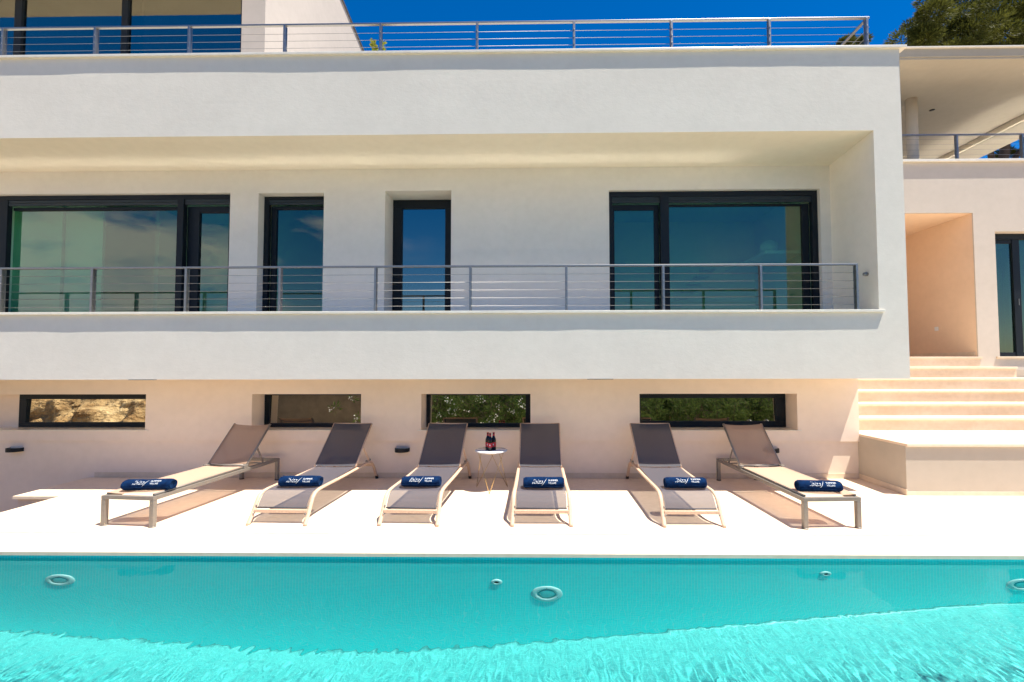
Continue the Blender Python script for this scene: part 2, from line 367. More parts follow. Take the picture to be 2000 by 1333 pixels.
def wave(x, y):
    n = noise.noise
    ww = 0.10*n(Vector((x*1.7, y*1.1, 9.0)))
    a = n(Vector(((x+ww)*11.0, y*3.0, 0.3))) * 0.0018
    a += n(Vector(((x+ww)*27.0, y*6.5, 4.1))) * 0.0019
    a += n(Vector((x*52.0, y*16.0, 8.8))) * 0.0008
    a += n(Vector((x*19.0, y*13.0, 2.8))) * 0.0009
    a += n(Vector((x*1.2, y*1.1, 7.7))) * 0.004
    f = 0.10 + 0.90*min(1, max(0, (3.6 - y)/0.95))**1.2
    return a*f
mb = MB()
mb.grid(lambda u, v: (PX0+(PX1-PX0)*u, PY0+(PY1-PY0)*v, -0.055 + wave(PX0+(PX1-PX0)*u, PY0+(PY1-PY0)*v)), 1300, 330)
water = mb.build('pool_water', M['water'], kind='structure')
try:
    water.cycles.is_caustics_caster = True; pool.cycles.is_caustics_receiver = True
except Exception: pass

mb = MB()
mb.box(-5.9, 9.5, 4.446, 5.68, -2.5, 0.0)
mb.box(-5.9, 14.0, 5.68, 6.66, -2.5, 0.0); mb.box(9.5, 14.0, 4.446, 5.68, -2.5, 0.0)
mb.build('pool_deck', M['deck'], kind='structure')
mb = MB()   # side landing beyond the deck's left edge: slab with a lip
mb.box(-6.46, -5.9, 5.70, 6.66, -0.9, -0.035); mb.box(-6.49, -5.9, 5.665, 6.66, -0.035, 0.0)
mb.build('side_landing', M['deck'], kind='structure')
mb = MB()
mb.box(-9.5, 9.5, 3.985, 4.434, -0.03, 0.0)
mb.box(-9.5, 9.5, 4.012, 4.434, -2.5, -0.03)
mb.box(-9.5, PX0, PY0, 4.0, -2.5, 0.0) if False else None
mb.box(-9.5, 14, -3.4, PY0-0.01, -2.5, 0.0); mb.box(-9.5, PX0-0.01, PY0, 3.984, -2.5, 0.0); mb.box(PX1+0.01, 14, PY0, 3.984, -2.5, 0.0)
mb.build('pool_coping', M['deck'], kind='structure')

# ================================================================== VILLA
villa = empty('villa', (-3.5, 5.75, 0), label='long white modern villa with recessed balcony and terrace above the pool', cat='house')
def V(mbx, name, m, **k):
    for i, v in enumerate(mbx.v): mbx.v[i] = (v[0]+3.5, v[1]-5.75, v[2])
    return mbx.build(name, m, villa, **k)
def W(mbx, name, m, parent, **k):   # child of a part at the villa's origin
    for i, v in enumerate(mbx.v): mbx.v[i] = (v[0]+3.5, v[1]-5.75, v[2])
    return mbx.build(name, m, parent, **k)
FX1, FZ0, FZ1 = 4.585, 1.434, 5.60
OX1, OZ0, OZ1 = 4.232, 2.255, 4.552
def und(x, z):
    n = noise.noise
    return 5.75 + 0.0030*n(Vector((x*0.75, z*0.5, 2.2))) + 0.0013*n(Vector((x*2.6, z*1.6, 5)))
def strip(mb, x0, x1, z0, z1, step=0.05):
    nu = max(2, int((x1-x0)/step)); nv = max(2, int((z1-z0)/step))
    mb.grid(lambda u, v: (x0+(x1-x0)*u, und(x0+(x1-x0)*u, z0+(z1-z0)*v), z0+(z1-z0)*v), nu, nv)
mb = MB()
strip(mb, -12.0, FX1, FZ0, OZ0); strip(mb, -12.0, FX1, OZ1, FZ1); strip(mb, OX1, FX1, OZ0, OZ1)
# right end wall and the soffit underneath
mb.quad((FX1,5.75,FZ0),(FX1,9.2,FZ0),(FX1,9.2,FZ1),(FX1,5.75,FZ1))
mb.quad((-12,5.75,FZ0),(-12,6.6,FZ0),(FX1,6.6,FZ0),(FX1,5.75,FZ0))
mb.quad((-12,9.2,FZ0),(-12,5.75,FZ0),(-12,5.75,FZ1),(-12,9.2,FZ1))
V(mb, 'facade_wall', M['facade'])
mb = MB()
mb.quad((-12,5.75,OZ1),(OX1,5.75,OZ1),(OX1,6.63,4.49),(-12,6.63,4.49))
V(mb, 'balcony_ceiling', M['soffit'])
mb = MB().quad((OX1,6.63,OZ0),(OX1,5.75,OZ0),(OX1,5.75,OZ1),(OX1,6.63,4.49))
V(mb, 'balcony_side_wall', M['side'])
mb = MB().quad((-12,5.885,2.24),(OX1,5.885,2.24),(OX1,7.1,2.24),(-12,7.1,2.24))
V(mb, 'balcony_floor', M['gloss'])
# balcony back wall
mb = MB()
panel(mb, -12.0, 4.25, 2.2, 4.60, 6.63, 7.12, [(-9.4,-4.52,2.2,4.155),(-4.10,-3.131,2.2,4.145),(-2.229,-1.258,2.2,4.166),(1.043,4.085,2.2,4.152)])
V(mb, 'balcony_back_wall', M['wall'])
# copings
V(MB().box(-12, 4.66, 5.715, 9.3, 5.60, 5.632), 'roof_coping', M['coping'], bevel=0.004)
V(MB().box(-12, 4.285, 5.715, 5.75, 2.255, 2.287).box(-12, 4.230, 5.75, 5.885, 2.255, 2.287), 'balcony_coping', M['coping'], bevel=0.004)
for x in (-5.0, 0.78):
    V(MB().box(x-0.16, x+0.16, 5.747, 5.80, 1.428, 1.4335), 'drip_vent', M['black'])
# basement wall (upper leaf stands proud of the lower)
BW = [(-9.9,-5.66,0.675,1.197),(-4.112,-2.534,0.675,1.197),(-1.668,-0.104,0.675,1.197),(1.448,3.67,0.675,1.197)]
mb = panel(MB(), -12, 4.53, 0.525, 1.60, 6.60, 6.94, BW)
V(mb, 'basement_wall', M['base'])
V(MB().box(-12, 4.53, 6.633, 6.93, -2.5, 0.523), 'basement_plinth', M['base'])
V(MB().box(-6.40, 4.527, 6.622, 6.632, 0.001, 0.075), 'skirting', M['step'], bevel=0.002)
V(MB().box(4.40, 4.53, 6.94, 9.2, -2.5, 1.60), 'basement_end_wall', M['base'])
for (a, b2, c, d) in BW:
    V(MB().box(a+0.001, b2-0.001, 6.585, 6.93, 0.6755, 0.684).box(a-0.05, a+0.001, 6.585, 6.599, 0.6755, 0.684).box(b2-0.001, b2+0.05, 6.585, 6.599, 0.6755, 0.684), 'window_sill', M['coping'])
def window(x0, x1, z0, z1, y, pieces, panes, gm, sh=None, name='window'):
    fr = MB()
    for p in pieces: fr.box(*p)
    f = V(fr, name, M['dark'], bevel=0.004)
    for (a, b2, c, d, yy) in panes:
        W(MB().box(a, b2, yy, yy+0.012, c, d), 'pane', gm, f)
    if sh:
        for (a, b2, c, d, yy) in sh:
            s_ = MB(); n = max(2, int(round((d-c)/0.035)))
            for i in range(n):
                h = (d-c)/n; s_.box(a, b2, yy, yy+0.03, c+i*h+0.003, c+(i+1)*h-0.001)
            W(s_, 'roller_shutter', M['shutter'], f, bevel=0.003)
    return f
# basement ribbons
def ribbon(x0, x1, l, r, bt, tp, gm):
    fr = []; y0, y1 = 6.90, 6.96; z0, z1 = 0.684, 1.196
    fr.append((x0, x1, y0, y1, z1-tp, z1)); fr.append((x0, x1, y0, y1, z0, z0+bt))
    fr.append((x0, x0+l, y0, y1, z0+bt, z1-tp)); fr.append((x1-r, x1, y0, y1, z0+bt, z1-tp))
    f = window(x0, x1, z0, z1, y0, fr, [], gm, None, 'ribbon_window')
    a, b2, c, d = x0+l-0.004, x1-r+0.004, z0+bt-0.004, z1-tp+0.004     # pane leans back by two degrees
    k = math.tan(rad(2.0)); n = (d-c)*k
    q = MB().quad((a,6.925,c),(b2,6.925,c),(b2,6.925+n,d),(a,6.925+n,d)).quad((b2,6.933,c),(a,6.933,c),(a,6.933+n,d),(b2,6.933+n,d))
    W(q, 'pane', gm, f)
    return f
w1 = ribbon(-7.86, -5.662, 0.11, 0.09, 0.075, 0.09, M['glass_coated'])
V(MB().box(-9.9, -7.861, 6.90, 6.96, 0.684, 1.196), 'window_blank', M['base'])
w2 = ribbon(-4.110, -2.536, 0.07, 0.07, 0.06, 0.035, M['glass_dark'])
w3 = ribbon(-1.666, -0.106, 0.05, 0.075, 0.06, 0.035, M['glass_dark'])
w4 = ribbon(1.450, 3.668, 0.08, 0.145, 0.09, 0.08, M['glass_dark'])
# balcony doors: wide sliding door with a narrow leaf (right)
ya, yb = 6.69, 6.76
window(1.045, 4.083, 2.24, 4.15, ya, [
    (1.045,4.083,ya,yb,4.075,4.15), (1.045,1.10,ya,yb,2.24,4.075), (1.80,1.925,ya-0.012,yb,2.24,4.075), (4.00,4.083,ya,yb,2.24,4.075),
    (1.10,1.73,yb+0.005,yb+0.06,3.905,3.98),(1.73,1.80,yb+0.005,yb+0.06,2.24,3.98),(1.10,1.14,yb+0.005,yb+0.06,2.24,3.905),
    (3.90,4.00,yb+0.005,yb+0.06,2.24,3.98),(1.925,3.90,yb+0.005,yb+0.06,3.955,3.98),(1.14,1.73,yb+0.005,yb+0.06,2.24,2.30),(1.925,3.90,yb+0.005,yb+0.06,2.24,2.30)],
    [(1.135,1.735,2.295,3.91,yb+0.03),(1.92,3.905,2.295,3.96,yb+0.03)], M['glass'],
    [(1.10,1.80,3.985,4.073,ya+0.012),(1.925,4.00,3.985,4.073,ya+0.012)], 'sliding_door')
# left wide sliding door
window(-9.4, -4.522, 2.24, 4.153, ya, [
    (-9.39,-4.522,ya,yb,4.09,4.153), (-5.345,-5.25,ya-0.012,yb,2.24,4.09),(-4.575,-4.522,ya,yb,2.24,4.09),(-8.10,-7.92,ya,yb,2.24,4.09),
    (-7.92,-5.345,yb+0.005,yb+0.06,3.955,4.0),(-5.25,-5.07,yb+0.005,yb+0.06,2.24,4.0),(-5.07,-4.575,yb+0.005,yb+0.06,3.905,4.0),
    (-7.92,-5.345,yb+0.005,yb+0.06,2.24,2.30),(-5.07,-4.575,yb+0.005,yb+0.06,2.24,2.30),(-9.39,-8.10,yb+0.005,yb+0.06,2.24,2.5)],
    [(-7.925,-5.34,2.295,3.96,yb+0.03),(-5.075,-4.57,2.295,3.91,yb+0.03),(-9.39,-8.10,2.5,4.09,yb+0.03)], M['glass'],
    [(-9.39,-5.345,4.003,4.088,ya+0.012),(-5.25,-4.575,4.003,4.088,ya+0.012)], 'sliding_door')
# two narrow balcony doors
window(-4.10, -3.131, 2.24, 4.143, 6.77, [
    (-4.098,-3.132,6.77,6.84,4.10,4.143),(-4.098,-4.03,6.77,6.84,2.24,4.10),(-3.17,-3.132,6.77,6.84,2.24,4.10),
    (-4.03,-3.95,6.845,6.90,2.24,4.02),(-3.95,-3.17,6.845,6.90,3.975,4.02),(-3.95,-3.17,6.845,6.90,2.24,2.30)],
    [(-3.955,-3.165,2.295,3.98,6.87)], M['glass'], [(-4.03,-3.17,4.022,4.098,6.782)], 'balcony_door')
window(-2.229, -1.258, 2.24, 4.163, 7.0, [
    (-2.228,-1.259,7.0,7.07,4.03,4.163),(-2.228,-2.085,7.0,7.07,2.24,4.03),(-1.42,-1.259,7.0,7.07,2.24,4.03),(-2.085,-1.42,7.0,7.07,2.24,2.30)],
    [(-2.09,-1.415,2.295,4.035,7.03)], M['glass_blue'], None, 'balcony_door')
# rooms behind the glass
mb = MB()
def room(mb, x0, x1, y0, y1, z0, z1):
    mb.quad((x0,y1,z0),(x1,y1,z0),(x1,y1,z1),(x0,y1,z1)); mb.quad((x0,y0,z0),(x0,y1,z0),(x0,y1,z1),(x0,y0,z1)); mb.quad((x1,y1,z0),(x1,y0,z0),(x1,y0,z1),(x1,y1,z1))
    mb.quad((x0,y0,z1),(x1,y0,z1),(x1,y1,z1),(x0,y1,z1))
room(mb, -9.6, -4.3, 7.12, 9.8, 2.235, 4.48); room(mb, -4.29, -2.7, 7.12, 9.0, 2.235, 4.48); room(mb, -2.69, -0.6, 7.12, 8.6, 2.235, 4.48); room(mb, 0.7, 4.35, 7.12, 9.9, 2.235, 4.48)
V(mb, 'interior_walls', M['room'])
mb = MB(); mb.quad((-9.6,7.0,2.236),(4.4,7.0,2.236),(4.4,9.95,2.236),(-9.6,9.95,2.236)); V(mb, 'interior_floor', M['roomfloor'])
V(MB().box(-8.6, -7.62, 7.20, 7.24, 2.24, 4.47).box(-7.615, -7.0, 7.25, 7.29, 2.24, 4.47), 'sliding_panel', M['curtain'])
mb = MB().box(-6.95, -6.88, 8.2, 9.8, 2.24, 4.47); V(mb, 'partition_wall', M['room'])
V(MB().box(3.72, 4.34, 7.5, 9.4, 3.42, 3.47), 'wall_shelf', M['white'], bevel=0.004)
# staircase flight seen inside the right room
mb = MB()
for k in range(9):
    mb.box(2.2+0.13*k, 2.45+0.13*k, 9.0, 9.8, 2.35+0.14*k, 2.39+0.14*k)
V(mb, 'interior_stair', M['room'])
# basement interior
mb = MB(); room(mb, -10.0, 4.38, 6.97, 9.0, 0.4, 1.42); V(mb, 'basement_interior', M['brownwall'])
# balcony floor slab above basement / roof slab
mb = MB().quad((-12,6.6,1.47),(-12,9.2,1.47),(FX1,9.2,1.47),(FX1,6.6,1.47)).quad((-12,9.2,-2.5),(FX1,9.2,-2.5),(FX1,9.2,5.6),(-12,9.2,5.6))
V(mb, 'rear_wall', M['wall'])
V(MB().box(-12, FX1-0.01, 5.80, 9.19, 4.60, 4.62), 'roof_slab', M['wall'])
# upper storey wing
WX = -4.59
mb = MB()
for (x0, x1, y0, y1) in ((-5.0, WX, 7.5, 7.8),):
    n = len(mb.v)
mb.quad((-4.99,7.5,5.6),(WX,7.5,5.6),(WX,7.5,10.85),(-4.99,7.5,10.85))
mb.quad((WX,7.5,5.6),(WX,15,5.6),(WX,15,9.20),(WX,7.5,10.85))
mb.quad((-4.99,7.8,5.6),(-4.99,7.5,5.6),(-4.99,7.5,10.85),(-4.99,7.8,10.85))
mb.quad((-14,7.52,8.16),(-5.0,7.52,8.16),(-5.0,7.52,10.85),(-14,7.52,10.85))
mb.quad((-14,7.5,10.85),(WX,7.5,10.85),(WX,15,9.2),(-14,15,9.2))
mb.quad((-14,15,5.6),(WX,15,5.6),(WX,15,9.2),(-14,15,9.2))
V(mb, 'upper_wall', M['wing'])
V(MB().obox(((WX+0.012), 11.25, 10.035), (1,0,0), (0, 0.9766, -0.2149), (0, 0.2149, 0.9766), 0.025, 3.86, 0.018), 'roof_flashing', M['steel'])
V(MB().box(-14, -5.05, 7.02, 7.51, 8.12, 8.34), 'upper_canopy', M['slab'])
window(-13.9, -5.0, 5.63, 8.12, 7.6, [
    (-7.13,-7.02,7.58,7.66,5.62,8.12),(-5.06,-5.0,7.58,7.66,5.62,8.12),(-9.00,-8.87,7.58,7.66,5.62,8.12),(-7.02,-5.06,7.59,7.65,5.62,5.70),(-8.87,-7.13,7.59,7.65,5.62,5.70),(-13.9,-9.0,7.59,7.65,5.62,5.70),(-7.02,-6.86,7.67,7.72,5.62,8.12)],
    [(-7.02,-5.06,5.70,8.12,7.62),(-8.87,-7.13,5.70,8.12,7.62),(-13.9,-9.0,5.70,8.12,7.62)], M['glass_blue'], None, 'terrace_door')
V(MB().box(-13.9, -5.0, 11.6, 11.65, 5.6, 8.12).box(-13.9, -5.0, 7.8, 11.6, 8.13, 8.2), 'upper_room_wall', M['brownwall'])

# ------------------------------------------------------------------ railings (parts of the villa / annexe)
def railing(parent, off, posts, y, z0, zt, cables, x_end, x_start, cab_r=0.0026, ret=None, fold=None):
    ox, oy = off
    def put(mbx, name, m, par, **k):
        for i, v in enumerate(mbx.v): mbx.v[i] = (v[0]-ox, v[1]-oy, v[2])
        return mbx.build(name, m, par, **k)
    r = put(MB().box(x_start, x_end, y-0.019, y+0.019, zt-0.024, zt), 'railing', M['steel'], parent, bevel=0.004)
    for x in posts:
        p = MB().box(x-0.014, x+0.014, y-0.028, y-0.020, z0-0.05, zt-0.025).box(x-0.014, x+0.014, y+0.020, y+0.028, z0-0.05, zt-0.025)
        for zc in cables: p.tube([(x, y-0.034, zc),(x, y+0.034, zc)], 0.008, 8)
        p.box(x-0.009, x+0.009, y-0.020, y+0.020, z0-0.05, zt-0.025)
        put(p, 'post', M['steel'], r, bevel=0.0015)
    for zc in cables:
        c = MB().tube([(x_start, y, zc),(x_end, y, zc)], cab_r, 6)
        if ret: c.tube([(x_end, y, zc),(x_end, ret, zc)], cab_r, 6)
        put(c, 'cable', M['steel'], r)
    if ret:
        put(MB().box(x_end-0.038, x_end, y+0.0195, ret, zt-0.024, zt), 'return_rail', M['steel'], r, bevel=0.004)
    return r
railing(villa, (-3.5, 5.75), [-6.888,-5.704,-4.488,-3.279,-2.057,-0.849,0.365,1.584,2.802,3.993,-8.10,-9.31], 5.80, 2.287, 2.875, [2.759,2.660,2.559,2.459,2.358], 4.013, -12)
railing(villa, (-3.5, 5.75), [-8.68,-7.373,-6.079,-4.772,-3.451,-2.132,-0.813,0.504,1.82,3.134,4.433], 6.10, 5.632, 6.285, [6.150,6.050,5.950,5.85,5.75], 4.475, -12, ret=9.0)
k_ = MB().lathe([(0,0),(0.022,0),(0.026,-0.02),(0.02,-0.05),(0,-0.055)], (4.232, 5.93, 2.765), 14, 'X'); V(k_, 'wall_knob', M['steel'])

# ================================================================== ANNEXE on the right
annexe = empty('annexe', (9, 8.45, 1.565), label='warm white annexe up the steps with a niche, door and roofed balcony', cat='building')
def A(mbx, name, m, parent=None, **k):
    for i, v in enumerate(mbx.v): mbx.v[i] = (v[0]-9, v[1]-8.45, v[2]-1.565)
    return mbx.build(name, m, parent or annexe, **k)
mb = panel(MB(), 4.6, 15.0, 1.0, 5.32, 8.45, 8.95, [(5.2,7.972,1.752,4.383),(8.355,10.6,1.752,4.035)])
A(mb, 'front_wall', M['annexe'])
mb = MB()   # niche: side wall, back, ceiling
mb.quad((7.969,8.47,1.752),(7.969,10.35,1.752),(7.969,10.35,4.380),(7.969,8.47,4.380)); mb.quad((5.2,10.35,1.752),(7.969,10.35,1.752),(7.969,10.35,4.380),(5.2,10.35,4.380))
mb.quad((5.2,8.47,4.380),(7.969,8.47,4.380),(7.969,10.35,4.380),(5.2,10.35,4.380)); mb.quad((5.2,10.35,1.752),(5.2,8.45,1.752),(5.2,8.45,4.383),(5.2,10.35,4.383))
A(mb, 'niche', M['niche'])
A(MB().box(7.952, 7.968, 8.50, 10.34, 1.76, 1.835), 'niche_skirting', M['step'])
A(MB().box(7.95, 7.9685, 9.25, 9.33, 2.28, 2.36), 'wall_switch', M['white'], bevel=0.005)
A(MB().box(5.2, 8.03, 8.425, 10.34, 1.715, 1.751).box(5.2, 8.0, 8.447, 8.449, 1.565, 1.714), 'niche_threshold', M['step'], bevel=0.003)
A(MB().box(8.29, 10.7, 8.425, 8.70, 1.715, 1.751), 'door_threshold', M['step'], bevel=0.003)
A(MB().box(4.6, 15.0, 8.40, 8.80, 5.325, 5.37), 'balcony_coping', M['coping'], bevel=0.004)
d_ = A(MB().box(8.356,10.6,8.60,8.67,3.93,4.034).box(8.356,8.39,8.60,8.67,1.752,3.93).box(8.83,8.96,8.62,8.69,1.752,3.93).box(8.39,8.83,8.63,8.68,1.752,1.83).box(8.39,8.83,8.63,8.68,3.86,3.93).box(10.5,10.6,8.6,8.67,1.752,3.93).box(8.96,10.5,8.63,8.68,1.752,1.83), 'glass_door', M['dark'], bevel=0.004)
A(MB().box(8.385,8.835,8.65,8.66,1.825,3.865).box(8.955,10.505,8.65,8.66,1.825,3.935), 'pane', M['glass'], d_)
A(MB().lathe([(0.006,0),(0.006,0.12)], (8.895, 8.60, 2.7), 8), 'handle', M['steel'], d_)
mb = MB(); room(mb, 8.2, 12.0, 8.96, 12.0, 1.6, 4.6); mb.quad((8.2,8.96,1.751),(12,8.96,1.751),(12,12,1.751),(8.2,12,1.751)); A(mb, 'interior_walls', M['room'])
# balcony deck, roof slab, column
A(MB().box(4.6, 15.0, 8.955, 14.0, 4.62, 4.70).box(4.6, 15.0, 8.81, 8.94, 5.0, 5.32), 'balcony_floor', M['gloss'])
mb = MB().box(4.0, 11.6, 8.20, 14.2, 7.15, 7.30).box(4.0, 11.6, 8.215, 8.50, 7.11, 7.149).box(10.85, 11.6, 8.501, 14.2, 7.02, 7.149)
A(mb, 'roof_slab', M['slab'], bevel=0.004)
A(MB().box(10.78, 10.849, 8.501, 14.2, 7.03, 7.149), 'lit_edge_strip', M['soffit'])  # lighter strip added to show the lit edge of the soffit
A(MB().box(3.9, 11.7, 8.17, 14.3, 7.301, 7.33), 'roof_capping', M['facade'], bevel=0.004)
A(MB().tube([(7.83, 9.55, 4.7),(7.83, 9.55, 7.15)], 0.10, 28), 'column', M['annexe'])
A(MB().box(7.35, 7.52, 9.9, 12.6, 4.7, 7.149), 'rear_wall', M['annexe'])
A(MB().lathe([(0,0),(0.045,0),(0.05,-0.006),(0,-0.008)], (8.6, 9.95, 7.149), 20), 'ceiling_spotlight', M['dark'])
railing(annexe, (9, 8.45), [5.45, 6.65, 7.858, 9.066, 10.27], 8.60, 5.37, 5.925, [5.83,5.73,5.63,5.53,5.45], 11.4, 4.62)
for ch in annexe.children:
    if ch.name.startswith('railing'):
        ch.location.z = -1.565

# ================================================================== STEPS
st = empty('stone_steps', (8, 6.3, 0), label='broad limestone steps rising from a low platform beside the villa', cat='steps')
def T(mbx, name, m, **k):
    for i, v in enumerate(mbx.v): mbx.v[i] = (v[0]-8, v[1]-6.3, v[2])
    return mbx.build(name, m, st, **k)
T(MB().box(4.531, 14, 5.79, 6.95, 0.0, 0.598), 'platform', M['plinth'])
T(MB().box(4.532, 14, 5.762, 6.95, 0.598, 0.632), 'platform_top', M['deck'], bevel=0.003)
T(MB().box(4.531, 14, 5.780, 5.7895, 0.001, 0.048).box(4.520, 4.5305, 5.780, 6.62, 0.001, 0.075), 'skirting', M['step'])
for k in range(5):
    y = 6.95 + 0.3*k; z = 0.632 + 0.187*k
    x1 = 14 if k < 4 else 8.33
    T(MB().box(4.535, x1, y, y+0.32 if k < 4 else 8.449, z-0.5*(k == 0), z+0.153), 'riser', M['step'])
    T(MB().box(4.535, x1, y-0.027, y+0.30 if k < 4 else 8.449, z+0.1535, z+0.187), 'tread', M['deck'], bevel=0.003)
T(MB().box(8.34, 14, 8.2, 8.449, 1.0, 1.52), 'side_block', M['plinth'])

# ================================================================== WALL LAMPS
def make_lamp():
    r = empty('wall_lamp', (0,0,0))
    mb = MB(); n = 18
    def pr(t, s=1.0): return (0.103*math.cos(t)*s, -0.115*math.sin(t)**0.8*s if math.sin(t) > 0 else 0)
    P_ = [pr(math.pi*i/n) for i in range(n+1)]
    for i in range(n):
        a, b2 = P_[i], P_[i+1]; mb.quad((a[0],a[1],0),(b2[0],b2[1],0),(b2[0],b2[1],0.052),(a[0],a[1],0.052), False)
    base = len(mb.v); mb.v += [(p[0], p[1], 0) for p in P_]; mb.f.append(tuple(range(base, base+n+1))); mb.sm.append(False)
    Q = [(p[0]*0.93, p[1]*0.93) for p in P_]
    for i in range(n):
        mb.quad((P_[i][0],P_[i][1],0.052),(P_[i+1][0],P_[i+1][1],0.052),(Q[i+1][0],Q[i+1][1],0.052),(Q[i][0],Q[i][1],0.052))
        mb.quad((Q[i][0],Q[i][1],0.052),(Q[i+1][0],Q[i+1][1],0.052),(Q[i+1][0],Q[i+1][1],0.044),(Q[i][0],Q[i][1],0.044))
    mb.build('housing', M['dark'], r)
    mb = MB(); mb.v += [(q[0], q[1], 0.044) for q in Q]; mb.f.append(tuple(range(n+1))[::-1]); mb.sm.append(False)
    mb.build('lens', M['shutter'], r)
    return r
def copy_tree(o, parent=None):
    c = o.copy(); COL.objects.link(c); c.parent = parent
    for ch in list(o.children): copy_tree(ch, c)
    return c
lp = make_lamp()
spots = [(-7.56, 'black half round wall lamp at the far left below the rock window'), (-1.94, 'black half round wall lamp between the second and third loungers'), (3.30, 'black half round wall lamp behind the right metal lounger')]
for i, (x, lab) in enumerate(spots):
    o = lp if i == 0 else copy_tree(lp)
    o.location = (x, 6.632, 0.375); tag(o, lab, 'wall lamp', 'half round wall lamps along the basement wall')

# ================================================================== LOUNGERS
def smoothpath(pts, n=5):
    P_ = [Vector(p) for p in pts]; out = []
    for i in range(len(P_)-1):
        p0 = P_[max(i-1,0)]; p1 = P_[i]; p2 = P_[i+1]; p3 = P_[min(i+2, len(P_)-1)]
        for k in range(n):
            t = k/n; out.append(0.5*((2*p1) + (p2-p0)*t + (2*p0-5*p1+4*p2-p3)*t*t + (3*p1-p0-3*p2+p3)*t**3))
    out.append(P_[-1]); return out
def make_wood_lounger():
    r = empty('wooden_sun_lounger', (0,0,0))
    prof = [(0.0,0.0),(0.075,0.10),(0.135,0.20),(0.185,0.258),(0.27,0.284),(0.42,0.288),(0.9,0.285),(1.4,0.290),(1.62,0.292),(1.74,0.272),(1.83,0.20),(1.90,0.10),(1.945,0.035)]
    for s in (-1, 1):
        pts = smoothpath([(s*(0.294-0.016*min(1,y/0.35)), y, z) for (y, z) in prof], 4)
        mb = MB().tube(pts, 0.0205, 12, 0.72, side=(1,0,0)); mb.build('side_rail', M['wood'], r)
        MB().tube([(s*0.278,1.942,0.05),(s*0.278,1.965,0.0)], 0.022, 12).build('foot_cap', M['black'], r)
        for (y, z) in ((0.10,0.17),(0.055,0.10)): MB().tube([(s*0.262,y,z),(s*0.276,y,z)], 0.008, 8).build('bolt', M['steel'], r)
    MB().beam((-0.276,0.078,0.122),(0.276,0.078,0.122), 0.024, 0.034, (0,1,0)).build('front_crossbar', M['wood'], r, bevel=0.004)
    MB().beam((-0.276,1.80,0.222),(0.276,1.80,0.222), 0.022, 0.03, (0,1,0)).build('rear_crossbar', M['wood'], r, bevel=0.004)
    # seat sling follows the rails
    sp = [(0.095,0.150),(0.14,0.215),(0.20,0.270),(0.30,0.294),(0.45,0.297),(0.8,0.296),(1.278,0.318)]
    sp3 = smoothpath([(0,y,z) for y, z in sp], 5)
    def f(u, v):
        q = sp3[min(len(sp3)-1, int(round(v*(len(sp3)-1))))]; x = -0.256+0.512*u; sag = 0.010*(1-(2*u-1)**2)
        return (x, q.y, q.z - sag*(0.4 if v < 0.2 else 1))
    MB().grid(f, 12, len(sp3)-1).build('seat_sling', M['mesh_grey'], r)
    MB().tube([(-0.258,0.098,0.150),(0.258,0.098,0.150)], 0.008, 8).build('hem_rod', M['mesh_dark'], r)
    # backrest
    a = Vector((0, 1.262, 0.318)); b2 = Vector((0, 1.785, 0.795)); d = (b2-a).normalized(); nrm = Vector((0, -d.z, d.y))
    bf = MB()
    for s in (-1, 1): bf.tube([(s*0.266, *(a.yz)), (s*0.263, *((a+b2).yz/2)), (s*0.266, *(b2.yz))], 0.011, 10)
    bf.tube([(-0.266,*b2.yz),(0.266,*b2.yz)], 0.011, 10)
    bk = bf.build('backrest', M['wood'], r)
    def g(u, v):
        p = a + (b2-a)*v + nrm*(0.011 - 0.012*(1-(2*u-1)**2)*(0.4+0.6*math.sin(math.pi*v))); e = 0.262 - 0.004*math.sin(math.pi*v)
        return (-e+2*e*u, p.y, p.z)
    MB().grid(g, 12, 14).build('sling', M['mesh_dark'], bk)
    for s in (-1, 1):
        m_ = a + (b2-a)*0.42
        MB().beam((s*0.272,m_.y,m_.z),(s*0.272,1.70,0.302), 0.012, 0.02).build('support_arm', M['wood'], bk)
        for yy in (1.60, 1.70): MB().tube([(s*0.262,yy,0.314),(s*0.285,yy,0.314)], 0.015, 10).build('hinge', M['taupe'], bk)
    return r
